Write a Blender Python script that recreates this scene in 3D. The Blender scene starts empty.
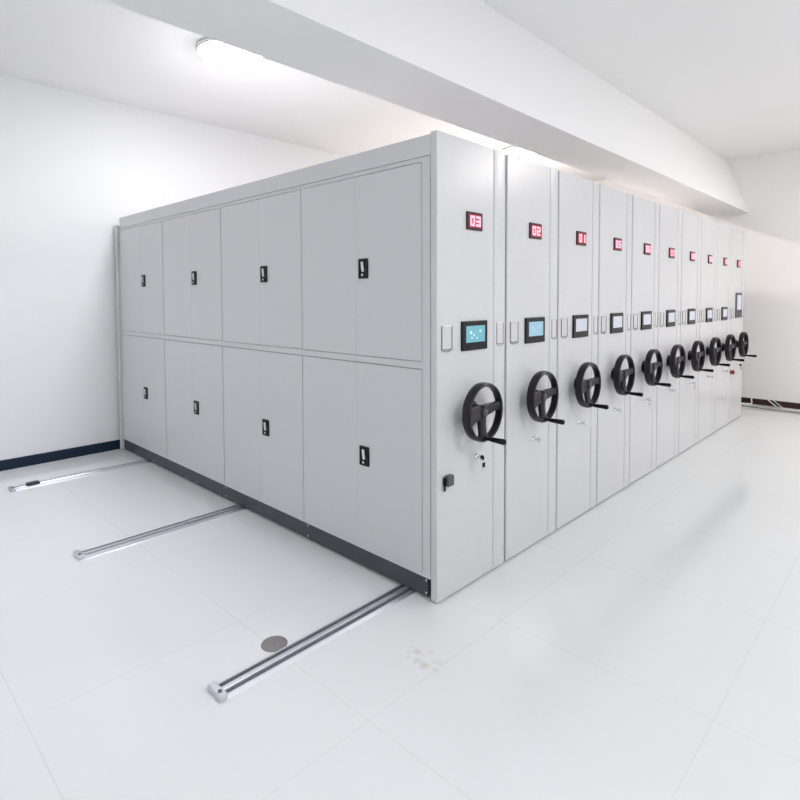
import bpy, bmesh, math
from mathutils import Vector, Matrix
C = bpy.context.scene.collection
PI = math.pi

# ---------------------------------------------------------------- materials
def mat(name, col, rough=.5, metal=0., emit=None, strength=0., bump=0., bscale=200, coat=0.):
    m = bpy.data.materials.new(name); m.use_nodes = True
    nt = m.node_tree; b = nt.nodes['Principled BSDF']
    b.inputs['Base Color'].default_value = (*col, 1)
    b.inputs['Roughness'].default_value = rough
    b.inputs['Metallic'].default_value = metal
    b.inputs['Coat Weight'].default_value = coat
    if emit:
        b.inputs['Emission Color'].default_value = (*emit, 1)
        b.inputs['Emission Strength'].default_value = strength
    # slight procedural variation in roughness and surface
    tc = nt.nodes.new('ShaderNodeTexCoord')
    n = nt.nodes.new('ShaderNodeTexNoise'); n.inputs['Scale'].default_value = bscale
    nt.links.new(tc.outputs['Object'], n.inputs['Vector'])
    mr = nt.nodes.new('ShaderNodeMapRange')
    mr.inputs['To Min'].default_value = max(0, rough-.03); mr.inputs['To Max'].default_value = min(1, rough+.03)
    nt.links.new(n.outputs['Fac'], mr.inputs['Value']); nt.links.new(mr.outputs['Result'], b.inputs['Roughness'])
    if bump:
        bp = nt.nodes.new('ShaderNodeBump'); bp.inputs['Strength'].default_value = bump; bp.inputs['Distance'].default_value = .002
        nt.links.new(n.outputs['Fac'], bp.inputs['Height']); nt.links.new(bp.outputs['Normal'], b.inputs['Normal'])
    return m

M = dict(
    paint=mat('grey_paint', (.60, .60, .61), .28),
    door=mat('lightened_grey_paint', (.62, .615, .63), .34),  # same grey paint, lightened to make up for weak light on the doors
    inner=mat('gap_shade_grey', (.30, .30, .31), .6),  # carcass colour darkened to paint shade into the gaps
    base=mat('plinth_paint', (.052, .05, .066), .42),
    wall=mat('white_wall', (.82, .83, .84), .85, bump=.05, bscale=60),
    wall_warm=mat('cream_wall', (.90, .875, .87), .85, bump=.05, bscale=60),
    ceil=mat('ceiling_paint', (.90, .895, .89), .9, bump=.05, bscale=60),
    beam=mat('beam_paint', (.90, .89, .885), .85),
    navy=mat('navy_skirting', (.010, .022, .045), .4),
    brown=mat('brown_skirting', (.035, .012, .010), .4),
    chrome=mat('chrome', (.75, .75, .77), .18, 1.),
    steel=mat('galvanised_steel', (.62, .64, .68), .30, .85),
    groove=mat('dark_groove', (.11, .115, .14), .5, .3),
    black=mat('black_plastic', (.004, .004, .008), .30),
    blackrim=mat('moulded_black_plastic', (.011, .009, .012), .34),
    bezel=mat('display_bezel', (.045, .012, .018), .3),
    digit=mat('red_led', (.6, .05, .08), .4, emit=(1., .30, .38), strength=2.2),
    digitbg=mat('red_led_window', (.16, .01, .02), .25, emit=(1., .04, .09), strength=.25),
    screen1=mat('cyan_screen', (.02, .05, .06), .2, emit=(.17, .47, .58), strength=.9),
    screen2=mat('pale_blue_screen', (.02, .05, .06), .2, emit=(.30, .52, .66), strength=.95),  # glow paled to stand in for the slanted view of the LCD
    screen3=mat('pale_grey_screen', (.05, .05, .06), .2, emit=(.56, .60, .68), strength=.9),  # paler still, viewing-angle fade put into the glow colour
    icon=mat('screen_icon', (.1, .2, .2), .3, emit=(.42, .72, .80), strength=1.0),
    card=mat('paper_card', (.60, .595, .60), .7),
    wire=mat('label_frame_metal', (.26, .25, .26), .35, .5),
    latchg=mat('latch_grey', (.07, .07, .09), .4),
    white=mat('white_plastic', (.8, .8, .8), .4),
    lamp=mat('lit_diffuser', (.9, .9, .9), .5, emit=(.98, .975, 1.), strength=83.),
    lamp_warm=mat('warm_lit_diffuser', (.9, .9, .9), .5, emit=(1., .93, .86), strength=150.),
    red=mat('red_plastic', (.25, .01, .03), .35),
    stone=mat('floor_cover_metal', (.20, .185, .185), .55, .2, bump=.4, bscale=80),
)

for k_, sp_ in (('black', .22), ('blackrim', .3), ('bezel', .25), ('navy', .2)):
    M[k_].node_tree.nodes['Principled BSDF'].inputs['Specular IOR Level'].default_value = sp_

def floor_material():
    m = bpy.data.materials.new('polished_white_tile'); m.use_nodes = True
    nt = m.node_tree; N = nt.nodes; L = nt.links; b = N['Principled BSDF']
    tc = N.new('ShaderNodeTexCoord'); sp = N.new('ShaderNodeSeparateXYZ'); L.new(tc.outputs['Object'], sp.inputs[0])
    def mth(op, a, bb=None, c=None):
        n = N.new('ShaderNodeMath'); n.operation = op
        for i, v in enumerate((a, bb, c)):
            if v is None: continue
            if isinstance(v, (int, float)): n.inputs[i].default_value = v
            else: L.new(v, n.inputs[i])
        return n.outputs[0]
    def joint(ax, off, pitch):
        t = mth('DIVIDE', mth('SUBTRACT', sp.outputs[ax], off), pitch)
        f = mth('FRACT', mth('ADD', t, 100.5))
        d = mth('MULTIPLY', mth('ABSOLUTE', mth('SUBTRACT', f, .5)), pitch)
        return mth('LESS_THAN', d, .0026)
    j = mth('MAXIMUM', joint(0, .11, .87), joint(1, -.31, .912))
    noise = N.new('ShaderNodeTexNoise'); noise.inputs['Scale'].default_value = 1.3; noise.inputs['Detail'].default_value = 3
    L.new(tc.outputs['Object'], noise.inputs['Vector'])
    jm = mth('MULTIPLY', j, mth('MULTIPLY', noise.outputs['Fac'], .36))
    # beige scuff left on one tile
    vd = N.new('ShaderNodeVectorMath'); vd.operation = 'SUBTRACT'; vd.inputs[1].default_value = (-.365, -.225, 0); L.new(tc.outputs['Object'], vd.inputs[0])
    sc = N.new('ShaderNodeVectorMath'); sc.operation = 'MULTIPLY'; sc.inputs[1].default_value = (1, .8, 1); L.new(vd.outputs[0], sc.inputs[0])
    ln = N.new('ShaderNodeVectorMath'); ln.operation = 'LENGTH'; L.new(sc.outputs[0], ln.inputs[0])
    n2 = N.new('ShaderNodeTexNoise'); n2.inputs['Scale'].default_value = 22; L.new(tc.outputs['Object'], n2.inputs['Vector'])
    near = N.new('ShaderNodeMapRange'); near.inputs['From Min'].default_value = .10; near.inputs['From Max'].default_value = .02
    L.new(ln.outputs['Value'], near.inputs['Value'])
    blot = N.new('ShaderNodeMapRange'); blot.inputs['From Min'].default_value = .5; blot.inputs['From Max'].default_value = .6
    L.new(n2.outputs['Fac'], blot.inputs['Value'])
    stain = mth('MULTIPLY', mth('MULTIPLY', near.outputs[0], blot.outputs[0]), .7)
    mix = N.new('ShaderNodeMix'); mix.data_type = 'RGBA'
    mix.inputs['A'].default_value = (.715, .735, .745, 1); mix.inputs['B'].default_value = (.42, .39, .36, 1)
    L.new(jm, mix.inputs['Factor'])
    mix2 = N.new('ShaderNodeMix'); mix2.data_type = 'RGBA'; mix2.inputs['B'].default_value = (.55, .50, .43, 1)
    L.new(mix.outputs['Result'], mix2.inputs['A']); L.new(stain, mix2.inputs['Factor'])
    L.new(mix2.outputs['Result'], b.inputs['Base Color'])
    n3 = N.new('ShaderNodeTexNoise'); n3.inputs['Scale'].default_value = 6; n3.inputs['Detail'].default_value = 5
    L.new(tc.outputs['Object'], n3.inputs['Vector'])
    mr = N.new('ShaderNodeMapRange'); mr.inputs['To Min'].default_value = .04; mr.inputs['To Max'].default_value = .16
    L.new(n3.outputs['Fac'], mr.inputs['Value']); L.new(mr.outputs[0], b.inputs['Roughness'])
    bp = N.new('ShaderNodeBump'); bp.inputs['Strength'].default_value = .15; bp.inputs['Distance'].default_value = .002
    L.new(noise.outputs['Fac'], bp.inputs['Height']); L.new(bp.outputs['Normal'], b.inputs['Normal'])
    return m
M['floor'] = floor_material()
g = bpy.data.materials.new('window_glass'); g.use_nodes = True; nt = g.node_tree; nt.nodes.clear()
o_ = nt.nodes.new('ShaderNodeOutputMaterial'); mx = nt.nodes.new('ShaderNodeMixShader'); tr = nt.nodes.new('ShaderNodeBsdfTransparent'); gl = nt.nodes.new('ShaderNodeBsdfGlossy')
gl.inputs['Roughness'].default_value = .02; mx.inputs[0].default_value = .06
nt.links.new(tr.outputs[0], mx.inputs[1]); nt.links.new(gl.outputs[0], mx.inputs[2]); nt.links.new(mx.outputs[0], o_.inputs[0])
M['glass'] = g

# ---------------------------------------------------------------- mesh helpers
class MB:
    def __init__(self): self.bm = bmesh.new(); self.mats = []
    def mi(self, m):
        if m not in self.mats: self.mats.append(m)
        return self.mats.index(m)
    def _tag(self, faces, m, smooth=False):
        i = self.mi(m)
        for f in faces: f.material_index = i; f.smooth = smooth
    def box(self, x0, x1, y0, y1, z0, z1, m, bev=0., seg=2, rot=None):
        tmp = bmesh.new()
        bmesh.ops.create_cube(tmp, size=1)
        for v in tmp.verts:
            v.co = Vector(((v.co.x+.5)*(x1-x0)+x0, (v.co.y+.5)*(y1-y0)+y0, (v.co.z+.5)*(z1-z0)+z0))
        if bev: bmesh.ops.bevel(tmp, geom=tmp.edges[:], offset=bev, segments=seg, affect='EDGES', profile=.5)
        self.merge(tmp, m, rot)
        return self
    def merge(self, tmp, m, xf=None, smooth=False):
        if xf is not None: tmp.transform(xf)
        vm = {}
        for v in tmp.verts: vm[v] = self.bm.verts.new(v.co)
        i = self.mi(m)
        for f in tmp.faces:
            nf = self.bm.faces.new([vm[v] for v in f.verts]); nf.material_index = i; nf.smooth = smooth or f.smooth
        tmp.free()
    def prism(self, poly, axis, a, b, m):
        """extrude closed 2-D poly along axis (0 x,1 y,2 z)"""
        tmp = bmesh.new()
        def P(p, t):
            return Vector((t, p[0], p[1])) if axis == 0 else Vector((p[0], t, p[1])) if axis == 1 else Vector((p[0], p[1], t))
        A = [tmp.verts.new(P(p, a)) for p in poly]; B = [tmp.verts.new(P(p, b)) for p in poly]
        n = len(poly)
        for i in range(n): tmp.faces.new((A[i], A[(i+1) % n], B[(i+1) % n], B[i]))
        tmp.faces.new(A[::-1]); tmp.faces.new(B)
        bmesh.ops.recalc_face_normals(tmp, faces=tmp.faces[:])
        self.merge(tmp, m); return self
    def revolve(self, prof, m, closed=False, seg=40, xf=None, smooth=True):
        """prof: (radius, height) pairs turned round local Z"""
        tmp = bmesh.new(); rings = []
        for r, h in prof:
            if r < 1e-6: rings.append([tmp.verts.new((0, 0, h))])
            else: rings.append([tmp.verts.new((r*math.cos(2*PI*k/seg), r*math.sin(2*PI*k/seg), h)) for k in range(seg)])
        pairs = list(zip(rings, rings[1:])) + ([(rings[-1], rings[0])] if closed else [])
        for A, B in pairs:
            for k in range(seg):
                k2 = (k+1) % seg
                if len(A) == 1 and len(B) == 1: continue
                if len(A) == 1: tmp.faces.new((A[0], B[k2], B[k]))
                elif len(B) == 1: tmp.faces.new((A[k], A[k2], B[0]))
                else: tmp.faces.new((A[k], A[k2], B[k2], B[k]))
        bmesh.ops.recalc_face_normals(tmp, faces=tmp.faces[:])
        for f in tmp.faces: f.smooth = smooth
        self.merge(tmp, m, xf, smooth); return self
    def tube(self, pts, r, m, seg=8):
        tmp = bmesh.new(); rings = []
        pts = [Vector(p) for p in pts]
        for i, p in enumerate(pts):
            t = (pts[min(i+1, len(pts)-1)] - pts[max(i-1, 0)]).normalized()
            up = Vector((0, 0, 1)) if abs(t.z) < .9 else Vector((1, 0, 0))
            a = t.cross(up).normalized(); b = a.cross(t)
            rings.append([tmp.verts.new(p + r*(a*math.cos(2*PI*k/seg) + b*math.sin(2*PI*k/seg))) for k in range(seg)])
        for A, B in zip(rings, rings[1:]):
            for k in range(seg): tmp.faces.new((A[k], A[(k+1) % seg], B[(k+1) % seg], B[k]))
        tmp.faces.new(rings[0][::-1]); tmp.faces.new(rings[-1])
        bmesh.ops.recalc_face_normals(tmp, faces=tmp.faces[:])
        self.merge(tmp, m, None, True); return self
    def build(self, name, parent=None, label=None, loc=None, sharp=False):
        me = bpy.data.meshes.new(name); self.bm.to_mesh(me); self.bm.free()
        for m in self.mats: me.materials.append(m)
        if sharp:
            me.set_sharp_from_angle(angle=math.radians(38))
        o = bpy.data.objects.new(name, me); C.objects.link(o)
        if parent: o.parent = parent
        if loc: o.location = loc
        if label: o['label'] = label
        return o

def thing(name, label, cat, loc=(0, 0, 0), group=None):
    o = bpy.data.objects.new(name, None); o.empty_display_size = .1; C.objects.link(o)
    o.location = loc; o['label'] = label; o['category'] = cat
    if group: o['group'] = group
    return o
def tag(o, label, cat, group=None):
    o['label'] = label; o['category'] = cat
    if group: o['group'] = group
    return o
def struct(o): o['kind'] = 'structure'; return o

# ---------------------------------------------------------------- the room
X0, X1, Y0, Y1, ZC = -5.5, 7.13, -5.2, 4.25, 3.53
struct(MB().box(X0-.15, X1+.15, Y0-.15, Y1+.15, -.15, 0, M['floor']).build('floor'))
struct(MB().box(X0-.15, X1+.15, Y0-.15, Y1+.15, ZC, ZC+.15, M['ceil']).build('ceiling'))
struct(MB().box(X0-.15, X1+.15, Y1, Y1+.15, 0, ZC, M['wall']).build('wall_left'))
struct(MB().box(X1, X1+.15, Y0, Y1, 0, ZC, M['wall_warm']).build('wall_right'))
struct(MB().box(X0-.15, X0, Y0, Y1, 0, ZC, M['wall']).build('wall_back'))
# wall behind the camera; unseen windows added to brighten the front and right
WIN = [(-.6, 1.2), (1.6, 3.4), (3.8, 5.6), (5.9, 6.9)]; WZ0, WZ1 = .8, 3.0
wf = MB()
wf.box(X0-.15, X1+.15, Y0-.15, Y0, 0, WZ0, M['wall']); wf.box(X0-.15, X1+.15, Y0-.15, Y0, WZ1, ZC, M['wall'])
edges = [X0-.15] + [v for w_ in WIN for v in w_] + [X1+.15]
for a, b in zip(edges[0::2], edges[1::2]): wf.box(a, b, Y0-.15, Y0, WZ0, WZ1, M['wall'])
struct(wf.build('wall_front'))
for n, (a, b) in enumerate(WIN):
    wn = MB(); t_ = .05
    wn.box(a, a+t_, Y0-.10, Y0-.04, WZ0, WZ1, M['white']); wn.box(b-t_, b, Y0-.10, Y0-.04, WZ0, WZ1, M['white'])
    wn.box(a+t_, b-t_, Y0-.10, Y0-.04, WZ0, WZ0+t_, M['white']); wn.box(a+t_, b-t_, Y0-.10, Y0-.04, WZ1-t_, WZ1, M['white'])
    wn.box((a+b)/2-.02, (a+b)/2+.02, Y0-.095, Y0-.045, WZ0+t_, WZ1-t_, M['white'])
    wo = struct(wn.build('window_%d' % (n+1)))
    MB().box(a+t_, b-t_, Y0-.072, Y0-.068, WZ0+t_, WZ1-t_, M['glass']).build('pane', wo)
struct(MB().box(X0, X1-.012, Y1-.012, Y1, 0, .095, M['navy'], .002).build('baseboard_left'))
struct(MB().box(X1-.012, X1, Y0+.012, Y1, 0, .082, M['brown'], .002).build('baseboard_right'))
struct(MB().box(X0, X0+.012, Y0+.012, Y1-.012, 0, .095, M['navy'], .002).build('baseboard_back'))
struct(MB().box(X0, X1-.012, Y0, Y0+.012, 0, .095, M['navy'], .002).build('baseboard_front'))
# ceiling beam: flat underside, front face leaning back up to the ceiling
struct(MB().prism([(.183, 2.737), (.66, 2.737), (.66, ZC), (.47, ZC)], 0, X0, X1, M['beam']).build('trim_1'))

# ---------------------------------------------------------------- lamps
def ceiling_light(x, y, label, m='lamp'):
    t = thing('ceiling_light', label, 'ceiling lamp', (x, y, ZC), 'round ceiling lamps')
    MB().revolve([(0, 0), (.25, 0), (.262, -.008), (.262, -.03), (.25, -.034), (.235, -.02), (0, -.02)], M['white'], seg=56).build('lamp_ring', t)
    MB().revolve([(0, -.021), (.234, -.021), (.240, -.032), (.232, -.042), (.19, -.056), (.12, -.064), (0, -.067)], M[m], seg=56).build('lamp_shade', t)
ceiling_light(.24, 2.36, 'lit round white ceiling lamp over the side doors of the nearest unit')
ceiling_light(4.50, 2.30, 'lit round white ceiling lamp glowing behind the beam above the units', 'lamp_warm')
ceiling_light(-4.0, 2.36, 'unseen round ceiling lamp added to light the side doors, by the left wall')  # this lamp and those below are out of view, added to supply light
ceiling_light(.0, -2.9, 'unseen round ceiling lamp added for light on the open side near the camera')
ceiling_light(4.9, -2.9, 'unseen round ceiling lamp added to brighten the right, facing the handwheels', 'lamp_warm')
ceiling_light(-4.0, -2.9, 'unseen round ceiling lamp added for light in the near empty corner of the room')

# ---------------------------------------------------------------- shelving units
N_UNITS, PITCH, PW, PW0, PW1 = 10, .6085, .597, .606, .594
ZT = 2.362          # top of end panels
SEG7 = {'0': 'abcdef', '1': 'bc', '2': 'abged', '3': 'abgcd', '4': 'fgbc', '5': 'afgcd', '6': 'afgedc', '7': 'abc', '8': 'abcdefg', '9': 'abcdfg'}
def digits(mb, text, cx, cz, w, h, gap, t, y0, y1, m):
    n = len(text); x = cx - (n*w + (n-1)*gap)/2
    for ch in text:
        a0, a1, b0, b1, bm_ = x, x+w, cz-h/2, cz+h/2, cz
        R = {'a': (a0, a1, b1-t, b1), 'd': (a0, a1, b0, b0+t), 'g': (a0, a1, bm_-t/2, bm_+t/2),
             'f': (a0, a0+t, bm_, b1), 'b': (a1-t, a1, bm_, b1), 'e': (a0, a0+t, b0, bm_), 'c': (a1-t, a1, b0, bm_)}
        for s in SEG7[ch]:
            r = R[s]; mb.box(r[0], r[1], y0, y1, r[2], r[3], m)
        x += w+gap

YR = Matrix.Rotation(PI/2, 4, 'X')      # local +Z turned to -Y
def handwheel(parent, x, z, shared):
    """black three-spoke wheel with a crank grip at the bottom"""
    if 'wheel' not in shared:
        mb = MB(); Rm = .155
        # rim: deep band, rounded section; local z = distance out from the panel
        prof = [(Rm-.016, .062), (Rm-.008, .056), (Rm-.002, .058), (Rm, .066), (Rm, .092), (Rm-.003, .101), (Rm-.010, .105), (Rm-.018, .102), (Rm-.021, .094), (Rm-.020, .070)]
        mb.revolve(prof, M['blackrim'], closed=True, seg=64, xf=YR)
        # hub: boss on the wheel
        mb.revolve([(.0, .050), (.032, .050), (.036, .056), (.035, .082), (.028, .092), (.020, .094), (.0, .094)], M['blackrim'], seg=32, xf=YR)
        # spokes: broad flared webs with a raised middle
        for ang, w0, w1 in ((8, .030, .024), (-92, .028, .030), (186, .036, .052)):
            a = math.radians(ang); tmp = bmesh.new()
            secs = []
            for r, hw, h0, h1 in ((.018, w0, .054, .086), (.07, (w0*.75+w1*.25), .058, .088), (.105, w1*.95, .064, .092), (.141, w1*1.25, .070, .098)):
                secs.append([tmp.verts.new((r, s*hw*k, h)) for s, k, h in ((-1, 1, h0+.006), (-1, .92, h1-.006), (-.55, 1, h1), (.55, 1, h1), (1, .92, h1-.006), (1, 1, h0+.006), (.6, 1, h0), (-.6, 1, h0))])
            for A, B in zip(secs, secs[1:]):
                for k in range(8): tmp.faces.new((A[k], A[(k+1) % 8], B[(k+1) % 8], B[k]))
            tmp.faces.new(secs[0]); tmp.faces.new(secs[-1][::-1])
            bmesh.ops.recalc_face_normals(tmp, faces=tmp.faces[:])
            mb.merge(tmp, M['blackrim'], YR @ Matrix.Rotation(a, 4, 'Z'))
        wheel = mb.build('handwheel', parent, loc=(x, 0, z), sharp=True)
        # axle housing between panel and hub
        ax = MB().revolve([(0, 0), (.052, 0), (.052, .008), (.040, .014), (.034, .045), (.026, .052), (0, .052)], M['black'], seg=32, xf=YR).build('axle_housing', wheel, sharp=True)
        cap = MB().revolve([(0, .092), (.017, .092), (.017, .0965), (.013, .099), (0, .0995)], M['latchg'], seg=24, xf=YR).build('hub_cap', wheel, 'grey disc in the middle of the hub', sharp=True)
        # crank grip
        cr = MB()
        cr.revolve([(0, .098), (.012, .098), (.013, .104), (.0085, .108), (.0085, .122), (.011, .128), (.0125, .150), (.0145, .195), (.0155, .212), (.0135, .220), (.007, .224), (0, .225)], M['black'], seg=20,
                   xf=Matrix.Translation((-.008, 0, -.134)) @ YR)
        crank = cr.build('crank_handle', wheel, sharp=True)
        shared['wheel'] = (wheel, [ax, cap, crank]); return wheel
    w0, kids = shared['wheel']
    w = w0.copy(); C.objects.link(w); w.parent = parent; w.location = (x, 0, z)
    for k in kids:
        c = k.copy(); C.objects.link(c); c.parent = w
    return w

def label_holder(parent, x0, x1, z0, z1, shared):
    key = 'lab%.3f' % (x1-x0)
    if key in shared:
        o = shared[key][0].copy(); C.objects.link(o); o.parent = parent; o.location = (x0, 0, z0)
        c = shared[key][1].copy(); C.objects.link(c); c.parent = o; return
    w, h, f = x1-x0, z1-z0, .0055
    mb = MB()
    mb.box(0, f, -.005, 0, 0, h, M['wire'], .001); mb.box(w-f, w, -.005, 0, 0, h, M['wire'], .001)
    mb.box(f, w-f, -.005, 0, h-.005, h, M['chrome'], .001)
    mb.box(f, w-f, -.005, 0, 0, .005, M['wire'], .001)
    # rounded finger lip below
    mb.tube([(f+.004+(w-2*f-.008)*k/8, -.004, -.002-.007*math.sin(PI*k/8)) for k in range(9)], .0022, M['wire'], 6)
    o = mb.build('label_holder', parent, loc=(x0, 0, z0))
    c = MB().box(f+.001, w-f-.001, -.0022, 0, .006, h-.006, M['card']).build('label_card', o, 'blank pale paper card')
    shared[key] = (o, c)

def end_panel(parent, idx):
    PW = PW0 if idx == 0 else PW1
    # plan outline: rounded outer corners, pressed groove setting off the right-hand strip
    g = .487
    top = [(0, .040), (0, .006), (.002, .0018), (.006, 0), (g-.006, 0), (g-.003, .0015), (g-.0015, .004), (g+.0015, .004), (g+.003, .001), (g+.006, -.0015),
           (g+.03, -.003), (PW-.03, -.003), (PW-.008, -.001), (PW-.002, .003), (PW, .010), (PW, .040)]
    mb = MB().prism(top, 2, .010, ZT, M['paint'])
    o = mb.build('end_panel', parent)
    return o

NUM = ['03', '02', '01', '05', '06', '07', '08', '09', '10', '11']
ordn = ['first', 'second', 'third', 'fourth', 'fifth', 'sixth', 'seventh', 'eighth', 'ninth', 'tenth']
UL = ['grey mobile shelving unit with side doors showing, keys under its handwheel, display 03',
      'grey mobile shelving unit with red display 02 and pale blue touch screen',
      'grey mobile shelving unit with red display 01, third from the near end of the row',
      'grey mobile shelving unit with black handwheel, fourth from the near end of the row',
      'grey mobile shelving unit with black handwheel, fifth from the near end of the row',
      'grey mobile shelving unit with black handwheel, fifth from the far end of the row',
      'grey mobile shelving unit with black handwheel, fourth from the far end of the row',
      'grey mobile shelving unit with black handwheel, third from the far end of the row',
      'grey mobile shelving unit with black handwheel, last but one at the far end',
      'grey shelving unit at the far end with a tall narrow control screen and red button']
shared = {}
LEN = 4.165
for i in range(N_UNITS):
    x0 = i*PITCH + (.014 if i else 0)
    u = thing('mobile_shelving_unit', UL[i], 'shelving unit', (x0, 0, 0), 'row of mobile shelving units')
    end_panel(u, i)
    # carcass + roof
    MB().box(.012, PW-.002, .042, LEN, .112, 2.25, M['inner'], .001).build('carcass', u)
    MB().box(-.003 if i == 0 else .004, PW-.002, .0405, LEN-.02, 2.2505, 2.352, M['door'], .002).build('top_cover', u)
    MB().box(-.026 if i == 0 else .0, PW-.002, LEN+.001, LEN+.036, .010, 2.277, M['paint'], .003).build('rear_panel', u)
    # plinth
    pl = MB().box(.004, PW-.004, .066, LEN, .0165, .1115, M['base'], .0015).build('plinth', u)
    if i == 0:
        for y in (.075, 1.075, 2.11, 2.58, 2.77, 3.45):
            for z in (.100, .034):
                if y in (2.58, 2.77, 3.45) and z > .05: continue
                MB().revolve([(0, .0), (.0065, .0), (.0065, .002), (.004, .004), (0, .0045)], M['chrome'], seg=12,
                             xf=Matrix.Translation((.004, y, z)) @ Matrix.Rotation(-PI/2, 4, 'Y')).build('bolt', pl, 'small bright bolt head')
        # door frame on the open side
        yb = [.105, 1.10, 2.11, 3.14, 4.145]
        fr = MB()
        fr.box(.002, .0118, .0465, .100, .1125, 2.249, M['door'], .0015)
        for y in yb[1:4]: fr.box(.003, .0118, y-.012, y+.012, .1125, 2.249, M['door'], .001)
        fr.box(.002, .0118, yb[4], LEN-.001, .1125, 2.249, M['door'], .0015)
        for a, b in zip([.100, yb[1]+.012, yb[2]+.012, yb[3]+.012], [yb[1]-.012, yb[2]-.012, yb[3]-.012, yb[4]]):
            fr.box(.003, .0118, a, b, 2.227, 2.249, M['door']); fr.box(.003, .0118, a, b, 1.184, 1.220, M['door'], .001); fr.box(.003, .0118, a, b, .1125, .130, M['door'])
        fr.build('door_frame', u)
        hd = None
        for k in range(4):
            a = (.100 if k == 0 else yb[k]+.012)+.002; b = (yb[k+1]-.012 if k < 3 else yb[4])-.002
            mid = (yb[k]+yb[k+1])/2 - .008
            for z0, z1, hz in ((.132, 1.1805, .655), (1.2235, 2.2235, 1.709)):
                MB().box(-.0005, .0118, mid+.0004, b, z0, z1, M['door'], .0009).build('door', u)
                d = MB().box(-.0005, .0118, a, mid-.0004, z0, z1, M['door'], .0009).build('door', u)
                hy = mid-.064
                if hd is None:
                    h = MB()
                    w2, h2 = .038, .055
                    h.box(-.006, 0, -w2, w2, -h2, h2, M['black'], .0025)
                    h.box(-.0085, -.005, -w2, -w2+.012, -h2, h2, M['black'], .0015); h.box(-.0085, -.005, w2-.012, w2, -h2, h2, M['black'], .0015)
                    h.box(-.0085, -.005, -w2+.012, w2-.012, h2-.014, h2, M['black'], .0015); h.box(-.0085, -.005, -w2+.012, w2-.012, -h2, -h2+.008, M['black'], .0015)
                    tilt = Matrix.Translation((0, 0, .006)) @ Matrix.Rotation(math.radians(-9), 4, 'X')
                    h.box(-.016, -.006, -.007, .007, -.024, .032, M['white'], .003, rot=tilt)
                    h.revolve([(0, 0), (.008, 0), (.008, .006), (.006, .008), (0, .008)], M['chrome'], seg=16, xf=Matrix.Translation((-.006, .002, -.036)) @ Matrix.Rotation(-PI/2, 4, 'Y'))
                    hd = h.build('door_handle', d, 'black recessed handle with white lever', loc=(-.0005, hy, hz))
                else:
                    c = hd.copy(); C.objects.link(c); c.parent = d; c.location = (-.0005, hy, hz)
    # number display
    mb = MB(); cx, cz = .302, 1.948
    mb.box(cx-.068, cx+.068, -.010, 0, cz-.047, cz+.047, M['bezel' if i else 'bezel'], .002)
    dsp = mb.build('number_display', u)
    MB().box(cx-.052, cx+.052, -.0112, -.0095, cz-.033, cz+.033, M['digitbg']).build('display_window', dsp)
    db = MB(); digits(db, NUM[i], cx, cz, .038, .054, .013, .0115, -.0135, -.0113, M['digit']); db.build('digits', dsp, 'glowing red digits')
    # touch screen
    if i < 9:
        mb = MB(); a0, a1, b0, b1 = .190, .414, 1.268, 1.423
        mb.box(a0, a1, -.012, 0, b0, b1, M['black'], .003)
        ts = mb.build('touch_screen', u)
        sm = M['screen1' if i == 0 else 'screen2' if i == 1 else 'screen3']
        sb = MB().box(a0+.032, a1-.026, -.0132, -.0115, b0+.042, b1-.026, sm)
        if i < 2:
            for (px, pz, r) in ((.262, 1.362, .010), (.290, 1.348, .007), (.345, 1.368, .008), (.270, 1.335, .006), (.315, 1.332, .006)):
                sb.revolve([(0, .0131), (r, .0131), (r, .0136), (0, .0136)], M['icon' if i == 0 else 'screen3'], seg=14, xf=Matrix.Translation((px, 0, pz)) @ YR, smooth=False)
        sb.build('screen_glass', ts, 'lit cyan screen' if i == 0 else 'lit pale screen')
    else:
        mb = MB(); a0, a1, b0, b1 = .200, .480, 1.280, 1.590
        mb.box(a0, a1, -.012, 0, b0, b1, M['latchg'], .003)
        ts = mb.build('control_screen', u, 'tall narrow control screen with dark keypad below')
        MB().box(a0+.04, a1-.04, -.0135, -.0115, b0+.10, b1-.03, M['screen3']).build('screen_glass', ts)
        kp = MB()
        for r in range(2):
            for c_ in range(4): kp.box(a0+.05+c_*.055, a0+.085+c_*.055, -.015, -.0115, b0+.02+r*.038, b0+.045+r*.038, M['bezel'], .002)
        kp.build('keypad', ts)
    label_holder(u, .032, .118, 1.283, 1.405, shared)
    label_holder(u, .512, .583, 1.283, 1.405, shared)
    handwheel(u, .280 if i == 0 else .274, .948 if i < 3 else .953, shared)
    # key lock
    lk = MB()
    lk.revolve([(0, 0), (.015, 0), (.015, .003), (.011, .006), (.011, .012), (0, .012)], M['chrome'], seg=20, xf=Matrix.Translation((.325, 0, .690)) @ YR)
    lk_off = (0, 0, 0) if i in (0, 9) else (-.03, 0, -.015)
    lock = lk.build('key_lock', u, loc=lk_off)
    km = M['black'] if i in (0, 9) else M['chrome']
    kb = MB()
    kb.box(.3235, .3265, -.034, -.012, .683, .697, M['chrome'])
    kb.revolve([(0, -.003), (.012, -.003), (.014, 0), (.012, .003), (0, .003)], km, seg=20, xf=Matrix.Translation((.325, -.042, .690)) @ Matrix.Rotation(PI/2, 4, 'Y'))
    kb.build('key', lock, 'key standing in the lock')
    if i in (0, 4, 6, 9):
        kr = MB()
        kr.tube([(.325+.016*math.sin(2*PI*k/16), -.044, .672+.016*math.cos(2*PI*k/16)) for k in range(17)], .0013, M['chrome'], 6)
        kr.box(.318, .3215, -.046, -.042, .618, .652, M['chrome'])
        kr.box(.325, .345, -.049, -.041, .636, .662, km, .003)
        kr.build('spare_key', lock, 'spare key hanging from a small ring')
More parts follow.
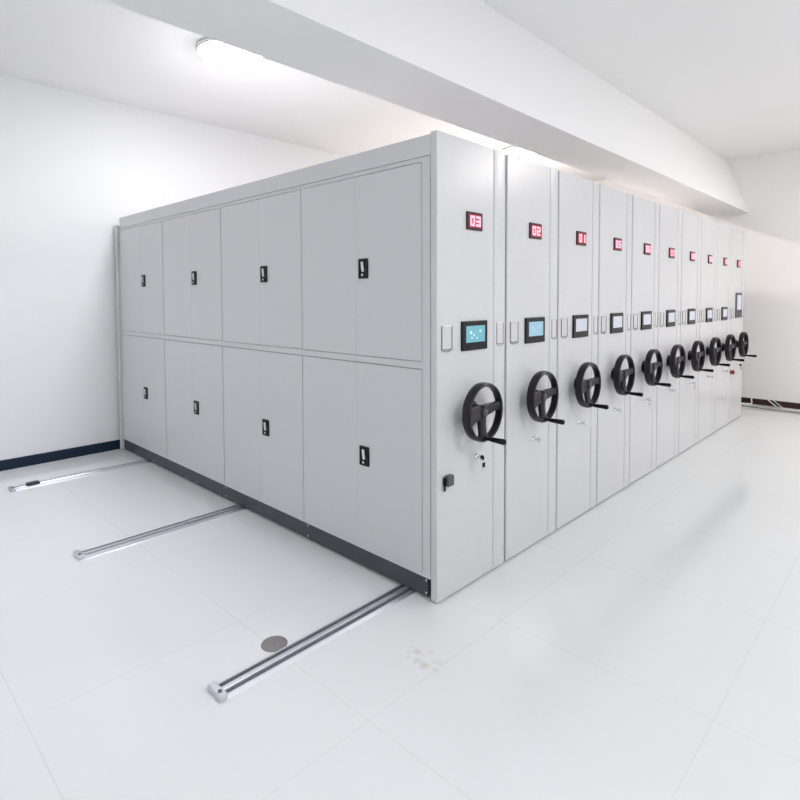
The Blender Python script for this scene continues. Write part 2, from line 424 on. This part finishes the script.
    if i == 0:
        l = MB()
        l.box(.052, .104, -.030, 0, .592, .648, M['latchg'], .008, seg=3)
        l.box(.044, .054, -.022, 0, .600, .638, M['black'], .002)
        l.tube([(.046, -.012, .602), (.046, -.012, .572)], .006, M['black'])
        l.build('side_latch', u, 'dark grey latch low on the panel')
    if i == 9:
        MB().revolve([(0, 0), (.026, 0), (.026, .010), (.016, .012), (.016, .020), (.028, .024), (.028, .034), (.022, .040), (0, .042)], M['red'], seg=24,
                     xf=Matrix.Translation((.045, 0, .625)) @ YR).build('stop_button', u, 'round dark red button')

# ---------------------------------------------------------------- floor rails
def rail(y, label, stop=None):
    xs, xe = -1.07, 6.08
    t = thing('floor_rail', label, 'rail', (xs, y, 0), 'steel floor rails under the units')
    L_ = xe-xs; mb = MB()
    mb.box(0, L_, -.044, .044, 0, .003, M['groove'])
    mb.box(0, L_, -.044, -.036, .003, .013, M['steel'], .0012); mb.box(0, L_, .036, .044, .003, .013, M['steel'], .0012)
    mb.prism([(-.014, .003), (.014, .003), (.012, .013), (.009, .016), (-.009, .016), (-.012, .013)], 0, 0, L_, M['steel'])
    # sloping edge trims down to the tiles
    mb.prism([(-.044, 0), (-.044, .012), (-.053, 0)], 0, 0, L_, M['steel']); mb.prism([(.044, 0), (.053, 0), (.044, .012)], 0, 0, L_, M['steel'])
    mb.build('track', t)
    c = MB().box(-.022, .012, -.052, .052, 0, .024, M['steel'], .004)
    c.build('end_cap', t, 'pale end cap with a dark bolt')
    MB().revolve([(0, 0), (.008, 0), (.008, .004), (0, .005)], M['groove'], seg=12, xf=Matrix.Translation((-.006, -.02, .024))).build('bolt', t)
    if stop is not None:
        MB().box(stop-xs-.045, stop-xs+.045, -.036, .036, .0165, .030, M['black'], .004).build('rail_stop', t, 'small black block on the rail')
    return t
rail(.215, 'steel floor rail running out nearest the camera, past the round floor cover')
rail(1.895, 'steel floor rail with its capped end lying free on the tiles, middle of the three')
rail(3.575, 'steel floor rail next to the left wall, with a small black block on it', stop=-.93)

fc = MB().revolve([(0, 0), (.058, 0), (.058, .002), (.054, .0035), (0, .0035)], M['stone'], seg=40)
fc.box(-.010, .010, -.0015, .0015, .0035, .0042, M['groove'])
tag(fc.build('floor_cover', loc=(-.742, .327, 0)), 'small round grey brown cover in the floor beside the nearest rail', 'floor cover')

# ---------------------------------------------------------------- loose cables by the far wall
def cable(pts, r, m, label):
    P = [Vector(p) for p in pts]; out = []
    for k in range(len(P)-1):
        p0, p1, p2, p3 = P[max(k-1, 0)], P[k], P[k+1], P[min(k+2, len(P)-1)]
        for s in range(8):
            t = s/8
            out.append(.5*((2*p1)+(-p0+p2)*t+(2*p0-5*p1+4*p2-p3)*t*t+(-p0+3*p1-3*p2+p3)*t**3))
    out.append(P[-1])
    tag(MB().tube(out, r, m, 8).build('cable'), label, 'cable', 'loose cables by the right wall')
cable([(7.10, .09, .088), (7.095, .09, .05), (7.09, .085, .018), (7.06, .12, .009), (7.03, .25, .009), (7.02, .6, .009), (7.03, 1.2, .009)], .009, M['white'],
      'white cable dropping down the dark skirting right beside the far unit')
cable([(7.106, -.10, .095), (7.095, -.14, .06), (7.07, -.20, .02), (6.98, -.28, .008), (6.93, -.5, .008), (6.9, -.95, .008)], .008, M['white'],
      'white cable slanting across the skirting on its left, further from the units')
cable([(7.106, -.17, .085), (7.09, -.22, .05), (7.06, -.27, .018), (7.00, -.34, .008), (6.96, -.6, .008), (6.97, -1.0, .008)], .008, M['card'],
      'cream cable slanting across the skirting nearest the right edge of the photo')
cable([(6.86, .16, .007), (6.84, .0, .007), (6.80, -.15, .007), (6.80, -.4, .007), (6.76, -.8, .007), (6.78, -1.4, .007)], .007, M['wire'],
      'thin grey cable lying on the tiles in front of the right wall')

# ---------------------------------------------------------------- camera
cx_, cy_, yaw, pitch, roll, f, pyc = -2.1046, -1.7680, .765089, .0391606, -.00324194, 556.756, 318.877
F = Vector((math.cos(yaw)*math.cos(pitch), math.sin(yaw)*math.cos(pitch), -math.sin(pitch)))
R = F.cross(Vector((0, 0, 1))).normalized(); U = R.cross(F)
c, s = math.cos(roll), math.sin(roll)
R2 = c*R + s*U; U2 = -s*R + c*U
cam = bpy.data.cameras.new('camera'); cam.sensor_width = 36; cam.lens = f/800*36
cam.shift_y = (pyc-400)/800; cam.clip_start = .05
co = bpy.data.objects.new('camera', cam); C.objects.link(co)
mw = Matrix((R2, U2, -F)).transposed().to_4x4(); mw.translation = Vector((cx_, cy_, 1.55)); co.matrix_world = mw
bpy.context.scene.camera = co

w = bpy.data.worlds.new('world'); bpy.context.scene.world = w; w.use_nodes = True
w.node_tree.nodes['Background'].inputs[0].default_value = (.9, .94, 1, 1); w.node_tree.nodes['Background'].inputs[1].default_value = 2.7
vs = bpy.context.scene.view_settings
vs.view_transform = 'Standard'; vs.look = 'None'; vs.gamma = 1; vs.exposure = 0; vs.use_curve_mapping = False
